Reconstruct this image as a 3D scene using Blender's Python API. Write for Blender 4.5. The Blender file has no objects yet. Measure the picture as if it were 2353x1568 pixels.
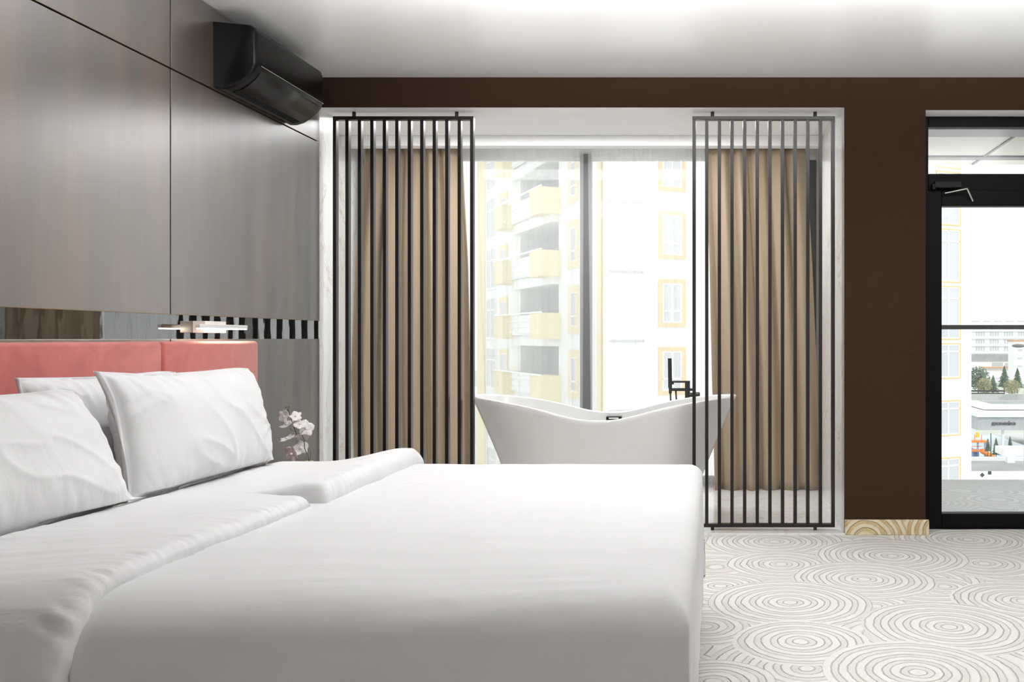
import bpy, bmesh, math, random
from mathutils import Vector, Matrix, noise
random.seed(7)
C = bpy.context.scene.collection
PI = math.pi
# ------------------------------------------------------------------ camera
F = 2100.0; CX = 1640.0; CY = 777.0; CH = 1.202
cd = bpy.data.cameras.new('camera'); cam = bpy.data.objects.new('camera', cd); C.objects.link(cam)
cam.location = (0, 0, CH); cam.rotation_euler = (PI/2, 0, 0)
cd.sensor_width = 36; cd.lens = F/2353*36
cd.shift_x = -(CX-1176.5)/2353; cd.shift_y = -(784-CY)/2353
cd.clip_start = .05; cd.clip_end = 2000
bpy.context.scene.camera = cam
vs = bpy.context.scene.view_settings
vs.view_transform = 'Standard'; vs.look = 'None'; vs.gamma = 1; vs.exposure = 0.35; vs.use_curve_mapping = False
# ------------------------------------------------------------------ sky
w = bpy.data.worlds.new('sky'); bpy.context.scene.world = w; w.use_nodes = True
nt = w.node_tree; bgn = nt.nodes['Background']
tc = nt.nodes.new('ShaderNodeTexCoord'); mp = nt.nodes.new('ShaderNodeMapping'); mp.inputs['Scale'].default_value = (1, 1, 4)
nz = nt.nodes.new('ShaderNodeTexNoise'); nz.inputs['Scale'].default_value = 3; nz.inputs['Detail'].default_value = 5
cr = nt.nodes.new('ShaderNodeValToRGB')
cr.color_ramp.elements[0].position = .35; cr.color_ramp.elements[0].color = (.82, .84, .86, 1)
cr.color_ramp.elements[1].position = .62; cr.color_ramp.elements[1].color = (.9, .91, .92, 1)
nt.links.new(tc.outputs['Generated'], mp.inputs[0]); nt.links.new(mp.outputs[0], nz.inputs['Vector'])
nt.links.new(nz.outputs[0], cr.inputs[0]); nt.links.new(cr.outputs[0], bgn.inputs['Color'])
bgn.inputs['Strength'].default_value = 1.45
# ------------------------------------------------------------------ sun and added fill lights
def light(name, kind, loc, d, energy, size=None, color=(1, 1, 1)):
    l = bpy.data.lights.new(name, kind); l.energy = energy; l.color = color
    if kind == 'AREA': l.shape = 'RECTANGLE'; l.size, l.size_y = size
    if kind == 'SUN': l.angle = math.radians(3)
    o = bpy.data.objects.new(name, l); C.objects.link(o); o.location = loc
    o.rotation_euler = Vector(d).to_track_quat('-Z', 'Y').to_euler(); return o
light('sun', 'SUN', (0, -5, 20), (-.55, .7, -.5), 1.0, color=(1, .98, .95))
light('room_fill', 'AREA', (2.4, -.4, 2.78), (0, 0, -1), 9, (1.2, 1.2), (1, .97, .93))  # added fill behind the camera for the bed's near side, no fixture modelled
light('ceiling_fill', 'AREA', (.45, 3.1, 2.47), (0, .9, 1), 98, (4.5, .6), (1, 1, 1)).data.spread = math.radians(100)  # added upward fill above the view to brighten the ceiling; no pendant hangs here
light('rear_fill', 'AREA', (.8, -1.7, 1.5), (0, 1, 0), 14, (3.0, 1.4), (1, .98, .95))  # added fill at the rear wall, lifts the bed side; no window there
light('bay_fill', 'AREA', (-1.0, 6.4, 2.74), (0, 0, -1), 40, (2.4, .6), (1, 1, 1))  # added fill to brighten the bay soffit and tub, not a known lamp
# ------------------------------------------------------------------ materials
def mat(name, col=(.8, .8, .8), rough=.5, ior=1.45, metal=0, **kw):
    m = bpy.data.materials.new(name); m.use_nodes = True
    b = m.node_tree.nodes['Principled BSDF']
    b.inputs['Base Color'].default_value = (*col, 1); b.inputs['Roughness'].default_value = rough
    b.inputs['IOR'].default_value = ior; b.inputs['Metallic'].default_value = metal
    for k, v in kw.items(): b.inputs[k.replace('_', ' ')].default_value = v
    return m
class NB:
    def __init__(s, m): s.t = m.node_tree; s.b = s.t.nodes['Principled BSDF']; s.L = s.t.links.new
    def n(s, ty, **kw):
        x = s.t.nodes.new('ShaderNode'+ty)
        for k, v in kw.items():
            if k in x.inputs: x.inputs[k].default_value = v
            else: setattr(x, k, v)
        return x
    def coord(s, scale=(1, 1, 1), out='Object', rot=(0, 0, 0)):
        c = s.n('TexCoord'); m = s.n('Mapping'); m.inputs['Scale'].default_value = scale; m.inputs['Rotation'].default_value = rot
        s.L(c.outputs[out], m.inputs[0]); return m.outputs[0]
    def noise(s, v, scale=5, detail=4, rough=.5, dist=0):
        x = s.n('TexNoise'); x.inputs['Scale'].default_value = scale; x.inputs['Detail'].default_value = detail
        x.inputs['Roughness'].default_value = rough; x.inputs['Distortion'].default_value = dist
        s.L(v, x.inputs['Vector']); return x.outputs[0]
    def ramp(s, f, stops):
        x = s.n('ValToRGB'); e = x.color_ramp.elements
        while len(e) < len(stops): e.new(.5)
        for k, (p, c) in enumerate(stops): e[k].position = p; e[k].color = (*c, 1)
        s.L(f, x.inputs[0]); return x.outputs[0]
    def bump(s, h, strength=.3, dist=.01):
        x = s.n('Bump'); x.inputs['Strength'].default_value = strength; x.inputs['Distance'].default_value = dist
        s.L(h, x.inputs['Height']); s.L(x.outputs[0], s.b.inputs['Normal'])
    def math(s, op, a, b=None):
        x = s.n('Math', operation=op)
        for i, v in enumerate((a, b)):
            if v is None: continue
            if isinstance(v, (int, float)): x.inputs[i].default_value = v
            else: s.L(v, x.inputs[i])
        return x.outputs[0]
    def base(s, c): s.L(c, s.b.inputs['Base Color'])

M = {}
# satin wood veneer
m = M['veneer'] = mat('satin_veneer', rough=.31, ior=3.7); q = NB(m)
v = q.coord((1, 2.6, .35)); a = q.noise(v, 2.4, 5, .6, .4); v2 = q.coord((1, 90, 2.2)); a2 = q.noise(v2, 1.5, 4)
mx = q.math('ADD', q.math('MULTIPLY', a, .8), q.math('MULTIPLY', a2, .25))
q.base(q.ramp(mx, [(.36, (.045, .042, .04)), (.5, (.07, .054, .042)), (.6, (.11, .072, .046))]))
q.bump(a2, .08, .002)
m = M['groove'] = mat('dark_groove', (.01, .008, .006), .6)
m = M['gold'] = mat('brass_edge', (.35, .24, .12), .35, metal=.8)
# black gloss glass strip
m = M['black_gloss'] = mat('black_gloss_glass', (.004, .003, .003), .02, ior=2.6); q = NB(m)
q.bump(q.noise(q.coord((1, 1, .5)), 9, 2), .05, .01)
# brown textile wallpaper
m = M['brown'] = mat('brown_textile', rough=.9, Specular_IOR_Level=.15); q = NB(m)
a = q.noise(q.coord((160, 160, 6)), 1, 3); b_ = q.noise(q.coord((6, 6, 160)), 1, 3)
s_ = q.math('ADD', a, b_); q.base(q.ramp(s_, [(.6, (.032, .0175, .0100)), (1.4, (.041, .023, .0135))])); q.bump(s_, .1, .001)
m = M['ceiling'] = mat('satin_stretch_ceiling', (.9, .9, .9), .28, ior=1.8)
m = M['white'] = mat('white_plaster', (.92, .92, .92), .7)
m = M['white_wall'] = mat('warm_plaster', (.7, .68, .65), .8)
# marble
def marble(name, rot, rough, tile=None):
    m = mat(name, rough=rough, ior=1.6); q = NB(m)
    v = q.coord((1, 1, .55), rot=rot); a = q.noise(v, 2.2, 8, .62, 1.6)
    r = q.math('ABSOLUTE', q.math('SUBTRACT', a, .5))
    v3 = q.ramp(r, [(0, (.62, .5, .34)), (.004, (.78, .76, .72)), (.02, (.86, .86, .85)), (1, (.88, .88, .87))])
    c = q.noise(q.coord((1, 1, .3)), 1.1, 5, .5, 1)
    mix = q.n('MixRGB', blend_type='MULTIPLY'); mix.inputs[0].default_value = .5; q.L(v3, mix.inputs[1])
    q.L(q.ramp(c, [(.4, (.88, .88, .88)), (.6, (1, 1, 1))]), mix.inputs[2])
    out = mix.outputs[0]
    if tile:
        br = q.n('TexBrick', offset=0); br.inputs['Scale'].default_value = 1; br.inputs['Mortar Size'].default_value = .002
        br.inputs['Brick Width'].default_value = tile; br.inputs['Row Height'].default_value = tile
        q.L(q.coord(), br.inputs['Vector']); mm = q.n('MixRGB'); q.L(br.outputs['Fac'], mm.inputs[0]); q.L(out, mm.inputs[1]); mm.inputs[2].default_value = (.45, .43, .4, 1); out = mm.outputs[0]
    q.base(out); return m
M['marble_wall'] = marble('white_marble_wall', (0, 0, 0), .22)
M['marble_floor'] = marble('white_marble_floor', (1.2, .4, .3), .12, .9)
# carpet with concentric circles
def carpet(name, circles, colA, colB, k=2*PI/.062, out='Object', bumpd=.010, rot=(0, 0, 0), line=.72):
    m = mat(name, rough=.95); q = NB(m); co = q.coord(out=out, rot=rot)
    wob = q.n('TexNoise'); wob.inputs['Scale'].default_value = 9; wob.inputs['Detail'].default_value = 8; wob.inputs['Roughness'].default_value = .62; q.L(co, wob.inputs['Vector'])
    sc = q.n('VectorMath', operation='MULTIPLY_ADD'); q.L(wob.outputs['Color'], sc.inputs[0]); sc.inputs[1].default_value = (.03, .03, 0); q.L(co, sc.inputs[2])
    P = sc.outputs[0]
    vo = q.n('TexVoronoi'); vo.inputs['Scale'].default_value = 1.7; vo.inputs['Randomness'].default_value = .8; q.L(P, vo.inputs['Vector'])
    flat = q.n('VectorMath', operation='MULTIPLY'); flat.inputs[1].default_value = (1, 1, 0); q.L(P, flat.inputs[0])
    q.L(flat.outputs[0], vo.inputs['Vector'])
    d = q.math('DIVIDE', vo.outputs['Distance'], 1.7)
    for (x, y, r) in circles:
        sb = q.n('VectorMath', operation='DISTANCE'); q.L(flat.outputs[0], sb.inputs[0]); sb.inputs[1].default_value = (x+.015, y+.015, 0)
        lt = q.math('LESS_THAN', sb.outputs['Value'], r)
        mixn = q.n('Mix', data_type='FLOAT'); q.L(lt, mixn.inputs[0]); q.L(d, mixn.inputs[2]); q.L(sb.outputs['Value'], mixn.inputs[3]); d = mixn.outputs[0]
    s = q.math('SINE', q.math('MULTIPLY', d, k))
    rel = q.n('MapRange'); rel.inputs[1].default_value = -.45; rel.inputs[2].default_value = .25; q.L(s, rel.inputs[0])
    fine = q.noise(co, 220, 3); mott = q.noise(co, 14, 4)
    h = q.math('ADD', rel.outputs[0], q.math('MULTIPLY', fine, .35))
    q.bump(h, .9, bumpd)
    f = q.math('ADD', q.math('MULTIPLY', rel.outputs[0], .6), q.math('MULTIPLY', q.math('ADD', mott, q.math('MULTIPLY', fine, .4)), .7))
    cc = q.ramp(f, [(.25, colB), (1.0, colA)])
    ln = q.n('MapRange'); ln.inputs[1].default_value = .02; ln.inputs[2].default_value = .3; ln.inputs[3].default_value = line; ln.inputs[4].default_value = 1
    q.L(q.math('ABSOLUTE', q.math('ADD', s, .25)), ln.inputs[0])
    mm = q.n('MixRGB', blend_type='MULTIPLY'); mm.inputs[0].default_value = 1; q.L(cc, mm.inputs[1]); q.L(ln.outputs[0], mm.inputs[2]); q.base(mm.outputs[0])
    return m
def fl(px, py, z=0.0):
    d = (CH-z)*F/(py-CY); return ((px-CX)*d/F, d)
circ = [(1655, 1347, .24), (1780, 1245, .42), (2010, 1393, .16), (1795, 1297, .3), (2170, 1348, .16), (1620, 1440, .24), (2330, 1250, .2), (2225, 1240, .46), (2262, 1295, .3), (2050, 1278, .42), (1985, 1331, .36), (1815, 1385, .37), (2353, 1382, .33), (2180, 1441, .36), (1840, 1475, .27), (2108, 1545, .34), (1640, 1568, .22)]
circles = [(*fl(a, b), r) for a, b, r in circ]
M['carpet'] = carpet('cream_circle_carpet', circles, (.75, .735, .70), (.63, .61, .56))
M['skirt_carpet'] = carpet('carpet_skirting', [(1.36, .02, .2), (.93, -.045, .26)], (.78, .70, .50), (.50, .35, .13), k=2*PI/.045, rot=(-PI/2, 0, 0), line=.95)
m = M['satin_black'] = mat('bronze_black_metal', (.010, .007, .006), .3, ior=1.45)
m = M['black_plastic'] = mat('black_plastic', (.002, .002, .002), .3, ior=1.33)
m = M['black_frame'] = mat('black_frame', (.003, .003, .003), .5, Specular_IOR_Level=.15)
m = M['closer'] = mat('closer_black', (.006, .006, .006), .45, Specular_IOR_Level=.25)
m = M['steel'] = mat('brushed_steel', (.75, .75, .75), .25, metal=1)
m = M['grey_frame'] = mat('grey_window_frame', (.16, .16, .165), .4)
m = M['slat_dark'] = mat('louvre_black', (.012, .012, .012), .35)
m = M['slot'] = mat('outlet_slot', (.001, .001, .001), .9)
m = M['acrylic'] = mat('white_acrylic', (.76, .76, .755), .12, ior=1.5)
m = M['faucet'] = mat('black_tap_metal', (.02, .02, .022), .3, ior=1.6)
m = M['led'] = mat('led_tube', (.9, .9, .9), .3, Emission_Color=(1, .85, .62, 1), Emission_Strength=40)
m = M['lampbody'] = mat('silver_lamp', (.8, .8, .8), .3, metal=.4)
def cloth(name, col, rough=.85, wr=.25, sheen=.2):
    m = mat(name, col, rough); q = NB(m); m.node_tree.nodes['Principled BSDF'].inputs['Sheen Weight'].default_value = sheen
    a = q.noise(q.coord(), 700, 2); b = q.noise(q.coord((1, 3, 1)), 7, 5, .5, .6)
    q.bump(q.math('ADD', q.math('MULTIPLY', a, .05), b), wr, .012); return m
M['linen'] = cloth('white_cotton', (.71, .71, .715), wr=.3)
M['duvet'] = cloth('white_duvet_cotton', (.66, .66, .665), wr=.16)
m = M['velvet'] = mat('coral_velvet', rough=.8); q = NB(m); q.b.inputs['Sheen Weight'].default_value = .5
a = q.noise(q.coord(), 6, 6, .6, .8); q.base(q.ramp(a, [(.3, (.40, .085, .07)), (.7, (.56, .145, .12))])); q.bump(q.noise(q.coord(), 300, 2), .15, .002)
m = M['bed_base'] = mat('bed_base_fabric', (.25, .22, .2), .9)
m = M['curtain'] = mat('beige_curtain', rough=.9); q = NB(m)
a = q.noise(q.coord((1, 1, 1)), 350, 2); q.base(q.ramp(a, [(.3, (.35, .275, .19)), (.7, (.43, .345, .25))])); q.bump(a, .2, .002)
# sheer voile
m = M['sheer'] = bpy.data.materials.new('sheer_voile'); m.use_nodes = True; t = m.node_tree; t.nodes.clear()
o = t.nodes.new('ShaderNodeOutputMaterial'); tr = t.nodes.new('ShaderNodeBsdfTransparent'); tl = t.nodes.new('ShaderNodeBsdfTranslucent'); df = t.nodes.new('ShaderNodeBsdfDiffuse')
tl.inputs[0].default_value = (.95, .96, .95, 1); df.inputs[0].default_value = (.9, .9, .9, 1)
m1 = t.nodes.new('ShaderNodeMixShader'); m1.inputs[0].default_value = .35; t.links.new(tl.outputs[0], m1.inputs[1]); t.links.new(df.outputs[0], m1.inputs[2])
lw = t.nodes.new('ShaderNodeLayerWeight'); lw.inputs[0].default_value = .35
mr = t.nodes.new('ShaderNodeMapRange'); mr.inputs[1].default_value = 0; mr.inputs[2].default_value = 1; mr.inputs[3].default_value = .42; mr.inputs[4].default_value = .8
t.links.new(lw.outputs['Facing'], mr.inputs[0])
m2 = t.nodes.new('ShaderNodeMixShader'); t.links.new(mr.outputs[0], m2.inputs[0]); t.links.new(tr.outputs[0], m2.inputs[1]); t.links.new(m1.outputs[0], m2.inputs[2]); t.links.new(m2.outputs[0], o.inputs[0])
def glassmat(name, tint, ior=1.45):
    m = bpy.data.materials.new(name); m.use_nodes = True; t = m.node_tree; t.nodes.clear()
    o = t.nodes.new('ShaderNodeOutputMaterial'); tr = t.nodes.new('ShaderNodeBsdfTransparent'); tr.inputs[0].default_value = (*tint, 1)
    g = t.nodes.new('ShaderNodeBsdfGlossy'); g.inputs['Roughness'].default_value = 0; fr = t.nodes.new('ShaderNodeFresnel'); fr.inputs[0].default_value = ior
    mx = t.nodes.new('ShaderNodeMixShader'); t.links.new(fr.outputs[0], mx.inputs[0]); t.links.new(tr.outputs[0], mx.inputs[1]); t.links.new(g.outputs[0], mx.inputs[2]); t.links.new(mx.outputs[0], o.inputs[0]); return m
M['glass'] = glassmat('window_glass', (.97, .98, .98))
M['petal'] = mat('orchid_petal', (.88, .88, .88), .5, Subsurface_Weight=.0)
M['stem'] = mat('orchid_stem', (.12, .11, .07), .6)
M['pot'] = mat('cream_pot', (.62, .6, .42), .4)
M['wood_dark'] = mat('dark_walnut', (.06, .04, .03), .4)
# outside
M['facade_w'] = mat('white_render', (.86, .86, .85), .9)
M['facade_g'] = mat('pale_render', (.82, .84, .82), .9)
M['yellow'] = mat('yellow_render', (.80, .72, .45), .9)
M['apricot'] = mat('apricot_trim', (.72, .52, .25), .9)
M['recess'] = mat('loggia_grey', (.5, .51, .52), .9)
M['pvc'] = mat('white_pvc', (.9, .9, .9), .5)
M['pane'] = mat('far_pane', (.54, .56, .57), .3)
M['soffit'] = mat('balcony_soffit', (.66, .65, .58), .8)
m = M['balc_tile'] = carpet('balcony_tiles', [], (.62, .61, .59), (.46, .45, .43), k=2*PI/.05, bumpd=.001)
m.node_tree.nodes['Principled BSDF'].inputs['Roughness'].default_value = .4
M['grey_metal'] = mat('grey_rail_metal', (.05, .05, .05), .4)
M['ground'] = mat('pale_ground', (.6, .6, .57), .95); q = NB(M['ground']); q.base(q.ramp(q.noise(q.coord(), .05, 5), [(.4, (.62, .62, .6)), (.55, (.5, .52, .42)), (.65, (.66, .65, .62))]))
M['roof_grey'] = mat('grey_roofing', (.34, .34, .34), .9); q = NB(M['roof_grey']); q.base(q.ramp(q.noise(q.coord(), .4, 6), [(.3, (.3, .3, .3)), (.7, (.42, .42, .42))]))
M['sign_wall'] = mat('grey_panel_wall', (.47, .48, .46), .8); q = NB(M['sign_wall']); q.base(q.ramp(q.noise(q.coord(), 1.2, 6), [(.3, (.42, .43, .41)), (.7, (.52, .53, .51))]))
M['sign'] = mat('sign_letters', (.12, .12, .12), .6)
M['fir'] = mat('fir_green', (.10, .16, .12), .9); q = NB(M['fir']); q.base(q.ramp(q.noise(q.coord(), 2, 5), [(.3, (.08, .13, .10)), (.7, (.22, .28, .19))]))
M['bush'] = mat('olive_foliage', (.3, .3, .16), .9); q = NB(M['bush']); q.base(q.ramp(q.noise(q.coord(), 2, 5), [(.3, (.24, .25, .14)), (.7, (.5, .47, .28))]))
M['bark'] = mat('bark', (.12, .09, .07), .9)
M['orange'] = mat('orange_plastic', (.9, .28, .05), .5)
M['yplastic'] = mat('yellow_plastic', (.95, .6, .08), .5)
M['blue'] = mat('blue_plastic', (.3, .45, .75), .5)
M['pool'] = mat('pool_water', (.45, .62, .8), .1)
M['terracotta'] = mat('terracotta_edge', (.6, .35, .2), .8)
# ------------------------------------------------------------------ helpers
def prop(o, label=None, cat=None, group=None, kind=None):
    if label: o['label'] = label
    if cat: o['category'] = cat
    if group: o['group'] = group
    if kind: o['kind'] = kind
    return o
def thing(name, loc, label, cat, group=None, kind=None):
    o = bpy.data.objects.new(name, None); C.objects.link(o); o.location = loc; o.empty_display_size = .1
    return prop(o, label, cat, group, kind)
def wloc(p):
    v = Vector((0, 0, 0))
    while p: v += Vector(p.location); p = p.parent
    return v
def obj(name, bm, mt, parent=None, smooth=False, bevel=0, sub=0, segs=2):
    me = bpy.data.meshes.new(name)
    if parent: bmesh.ops.translate(bm, verts=bm.verts[:], vec=-wloc(parent))
    bm.normal_update(); bm.to_mesh(me); bm.free()
    o = bpy.data.objects.new(name, me); C.objects.link(o)
    if parent: o.parent = parent
    for x in (mt if isinstance(mt, (list, tuple)) else [mt]): me.materials.append(x)
    if smooth:
        for p in me.polygons: p.use_smooth = True
    if bevel:
        b = o.modifiers.new('bevel', 'BEVEL'); b.width = bevel; b.segments = segs; b.limit_method = 'ANGLE'
    if sub:
        s = o.modifiers.new('sub', 'SUBSURF'); s.levels = sub; s.render_levels = sub
    return o
def bx(bm, x0, x1, y0, y1, z0, z1):
    vs = [bm.verts.new((x, y, z)) for x in (x0, x1) for y in (y0, y1) for z in (z0, z1)]
    for f in ((0, 1, 3, 2), (4, 6, 7, 5), (0, 4, 5, 1), (2, 3, 7, 6), (0, 2, 6, 4), (1, 5, 7, 3)): bm.faces.new([vs[i] for i in f])
    return bm
def box(x0, x1, y0, y1, z0, z1): return bx(bmesh.new(), x0, x1, y0, y1, z0, z1)
def cyl(bm, p0, p1, r0, r1=None, n=16, cap=True):
    r1 = r0 if r1 is None else r1; p0 = Vector(p0); p1 = Vector(p1); d = (p1-p0).normalized()
    a = d.orthogonal().normalized(); b = d.cross(a)
    A = [bm.verts.new(p0+a*math.cos(2*PI*i/n)*r0+b*math.sin(2*PI*i/n)*r0) for i in range(n)]
    B = [bm.verts.new(p1+a*math.cos(2*PI*i/n)*r1+b*math.sin(2*PI*i/n)*r1) for i in range(n)]
    for i in range(n): bm.faces.new((A[i], A[(i+1) % n], B[(i+1) % n], B[i]))
    if cap: bm.faces.new(A[::-1]); bm.faces.new(B)
    return bm
def tube(bm, pts, r, n=10):
    pts = [Vector(p) for p in pts]; rings = []
    for i, p in enumerate(pts):
        d = (pts[min(i+1, len(pts)-1)]-pts[max(i-1, 0)]).normalized()
        a = d.cross(Vector((.31, .9, .2))).normalized(); b = d.cross(a)
        rr = r[i] if isinstance(r, (list, tuple)) else r
        rings.append([bm.verts.new(p+a*math.cos(2*PI*k/n)*rr+b*math.sin(2*PI*k/n)*rr) for k in range(n)])
    for i in range(len(rings)-1):
        for k in range(n): bm.faces.new((rings[i][k], rings[i][(k+1) % n], rings[i+1][(k+1) % n], rings[i+1][k]))
    bm.faces.new(rings[0][::-1]); bm.faces.new(rings[-1]); return bm
def lathe(bm, prof, cx, cy, n=32):
    R = [[bm.verts.new((cx+r*math.cos(2*PI*k/n), cy+r*math.sin(2*PI*k/n), z)) for k in range(n)] for r, z in prof]
    for i in range(len(R)-1):
        for k in range(n): bm.faces.new((R[i][k], R[i][(k+1) % n], R[i+1][(k+1) % n], R[i+1][k]))
    bm.faces.new(R[0][::-1]); bm.faces.new(R[-1]); return bm
def grid(f, nu, nv, bm=None):
    bm = bm or bmesh.new(); V = [[bm.verts.new(f(i/nu, j/nv)) for j in range(nv+1)] for i in range(nu+1)]
    for i in range(nu):
        for j in range(nv): bm.faces.new((V[i][j], V[i+1][j], V[i+1][j+1], V[i][j+1]))
    return bm
def S(name, bm, mt, **kw):
    o = obj(name, bm, mt, **kw); o['kind'] = 'structure'; return o
def A(px, py, d): return Vector(((px-CX)*d/F, d, CH-(py-CY)*d/F))
def N(x, y, z=0): return noise.noise(Vector((x, y, z)))
def sm(a, b, x):
    t = max(0, min(1, (x-a)/(b-a))); return t*t*(3-2*t)
# ------------------------------------------------------------------ room shell
D = 5.586; ZC = 2.795; XL = -2.41; XR = 3.9; YB = -1.8; XD = 1.295; XDR = 2.45
S('floor', bx(box(XL-.05, XR, YB, D, -.1, 0), XD, XDR, D, D+.27, -.1, 0), M['carpet'])
S('ceiling', box(XL-.3, XR+.2, YB-.2, D+.3, ZC, ZC+.2), M['ceiling'])
wl = S('wall_left', box(XL-.25, XL-.02, YB, D, 0, ZC), M['groove'])
zg, g, yg = 2.399, .004, 4.055
for (y0, y1) in ((YB, 1.4), (1.4, yg), (yg, D)):
    for (z0, z1) in ((zg, ZC-.008), (1.308, zg), (0, 1.197)):
        e = 0 if y1 == D else g
        p = obj('wall_panel', box(XL-.02, XL, y0+g, y1-e, z0+(g if z0 > 1.4 else 0), z1-(g if z1 < 2.7 and z1 > 1.4 else 0)), M['veneer'], wl, bevel=.0012)
        if z0 > 0:
            obj('brass_trim', box(XL-.004, XL+.0012, y0+g, y1-e, z0+(g if z0 > 1.4 else 0)-.0012, z0+(g if z0 > 1.4 else 0)+.0006), M['gold'], wl)
obj('gloss_strip', box(XL-.018, XL-.006, YB, D, 1.19, 1.315), M['black_gloss'], wl)
S('wall_right', box(XR, XR+.2, YB, D+.3, 0, ZC), M['white_wall'])
S('wall_rear', box(XL, XR, YB-.2, YB, 0, ZC), M['white_wall'])
# wall towards the bathroom bay and the balcony
XO = .798; XD = 1.295; ZO = 2.612; ZD = 2.596; XDR = 2.45; YL = 5.86; XW = -2.86; XW2 = .835
wb = S('wall_back', box(-2.43, XO, D+.003, YL, ZO, ZC+.0), M['white'])
for nm, b, mt in (('wallpaper', [(-2.43, XO, D-.003, D+.003, ZO, ZC), (XO, XD, D-.003, D+.003, 0, ZC), (XD, XDR, D-.003, D+.003, ZD, ZC), (XDR, XR, D-.003, D+.003, 0, ZC)], M['brown']),
                  ('pier_core', [(XO, XD, D+.003, YL+.1, 0, ZC)], M['marble_wall']),
                  ('door_lintel', [(XD, XDR, D+.003, YL+.1, ZD, ZC), (XDR, XR, D+.003, YL+.1, 0, ZC)], M['white'])):
    bm = bmesh.new()
    for q_ in b: bx(bm, *q_)
    obj(nm, bm, mt, wb)
S('wall_bay_left', bx(box(XW-.25, -2.43, D, YL, -.1, ZC), XW-.25, XW, YL, 7.7, -.1, ZC), M['marble_wall'])
S('wall_bay_right', box(XW2, XD, YL+.1, 7.62, -.1, ZC), M['marble_wall'])
S('ceiling_bay', box(XW, XW2, YL, 7.7, 2.755, ZC), M['white'])
S('trim_1', box(XW, XW2, 7.0, 7.11, 2.675, 2.755), M['white'], bevel=.004)
S('floor_bay', bx(box(XW, XW2, YL, 7.7, -.1, .004), -2.43, XO, D, YL, -.1, .004), M['marble_floor'])
S('trim_2', box(-2.43, XO, D-.02, D+.01, -.05, .012), M['marble_wall'], bevel=.003)
# skirting on the pier
bm = box(XO+.001, XD+.018, D-.02, D-.003, 0, .093); S('baseboard_back', bm, M['skirt_carpet'], bevel=.004)
S('baseboard_right', box(XDR-.018, XR, D-.02, D-.003, 0, .093), M['skirt_carpet'], bevel=.004)
# ------------------------------------------------------------------ bay window
yw = 7.46
w1 = thing('window_1', (0, yw, 0), None, None, kind='structure')
bm = bmesh.new()
bx(bm, XW, XW2, yw, yw+.07, 0, .07)
bx(bm, XW, XW+.06, yw, yw+.07, .07, 2.655); bx(bm, XW2-.06, XW2, yw, yw+.07, .07, 2.655)
obj('window_frame', bm, M['grey_frame'], w1, bevel=.004)
obj('head_frame', box(XW, XW2, yw, yw+.07, 2.655, 2.70), M['pvc'], w1, bevel=.004)
obj('mullion', box(-1.088, -1.0, yw-.03, yw+.08, .05, 2.70), M['grey_frame'], w1, bevel=.004)
obj('pane', box(XW+.06, -1.088, yw+.03, yw+.036, .07, 2.655), M['glass'], w1)
obj('pane', box(-1.0, XW2-.06, yw+.03, yw+.036, .07, 2.655), M['glass'], w1)
S('wall_bay_head', box(XW, XW2, yw, yw+.15, 2.70, 2.755), M['white'])
# ------------------------------------------------------------------ balcony door
yd = 5.745
dr = thing('door_1', (XD, yd, 0), None, None, kind='structure')
bm = bmesh.new()
bx(bm, XD, XD+.055, yd, yd+.08, 0, ZD); bx(bm, XDR-.055, XDR, yd, yd+.08, 0, ZD)
bx(bm, XD+.055, XDR-.055, yd, yd+.08, 2.53, ZD); bx(bm, XD+.055, XDR-.055, yd, yd+.08, 2.125, 2.235); bx(bm, XD+.055, XDR-.055, yd, yd+.08, 0, .02)
obj('door_frame', bm, M['black_frame'], dr, bevel=.004)
lf = obj('door_leaf', bx(bx(bx(box(XD+.03, XD+.135, yd-.018, yd+.06, .012, 2.13), XDR-.135, XDR-.03, yd-.018, yd+.06, .012, 2.13), XD+.135, XDR-.135, yd-.018, yd+.06, 2.03, 2.13), XD+.135, XDR-.135, yd-.018, yd+.06, .012, .1), M['black_frame'], dr, bevel=.005)
obj('door_glass', box(XD+.13, XDR-.13, yd+.02, yd+.026, .1, 2.035), M['glass'], lf)
hd = obj('door_handle', bx(box(XDR-.1, XDR-.07, yd-.03, yd-.018, 1.0, 1.16), XDR-.22, XDR-.075, yd-.075, yd-.055, 1.07, 1.09), M['steel'], lf, bevel=.003)
obj('transom_glass', box(XD+.055, XDR-.055, yd+.03, yd+.036, 2.235, 2.53), M['glass'], dr)
cl = obj('door_closer', bx(box(1.375, 1.545, yd-.065, yd-.018, 2.135, 2.18), 1.36, 1.385, yd-.06, yd-.018, 2.125, 2.165), M['closer'], dr, bevel=.006)
obj('closer_arm', tube(tube(bmesh.new(), [(1.44, yd-.05, 2.105), (1.57, yd-.08, 2.128)], .006, 6), [(1.57, yd-.08, 2.13), (1.62, yd-.03, 2.06)], .007, 6), M['steel'], cl)
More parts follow.
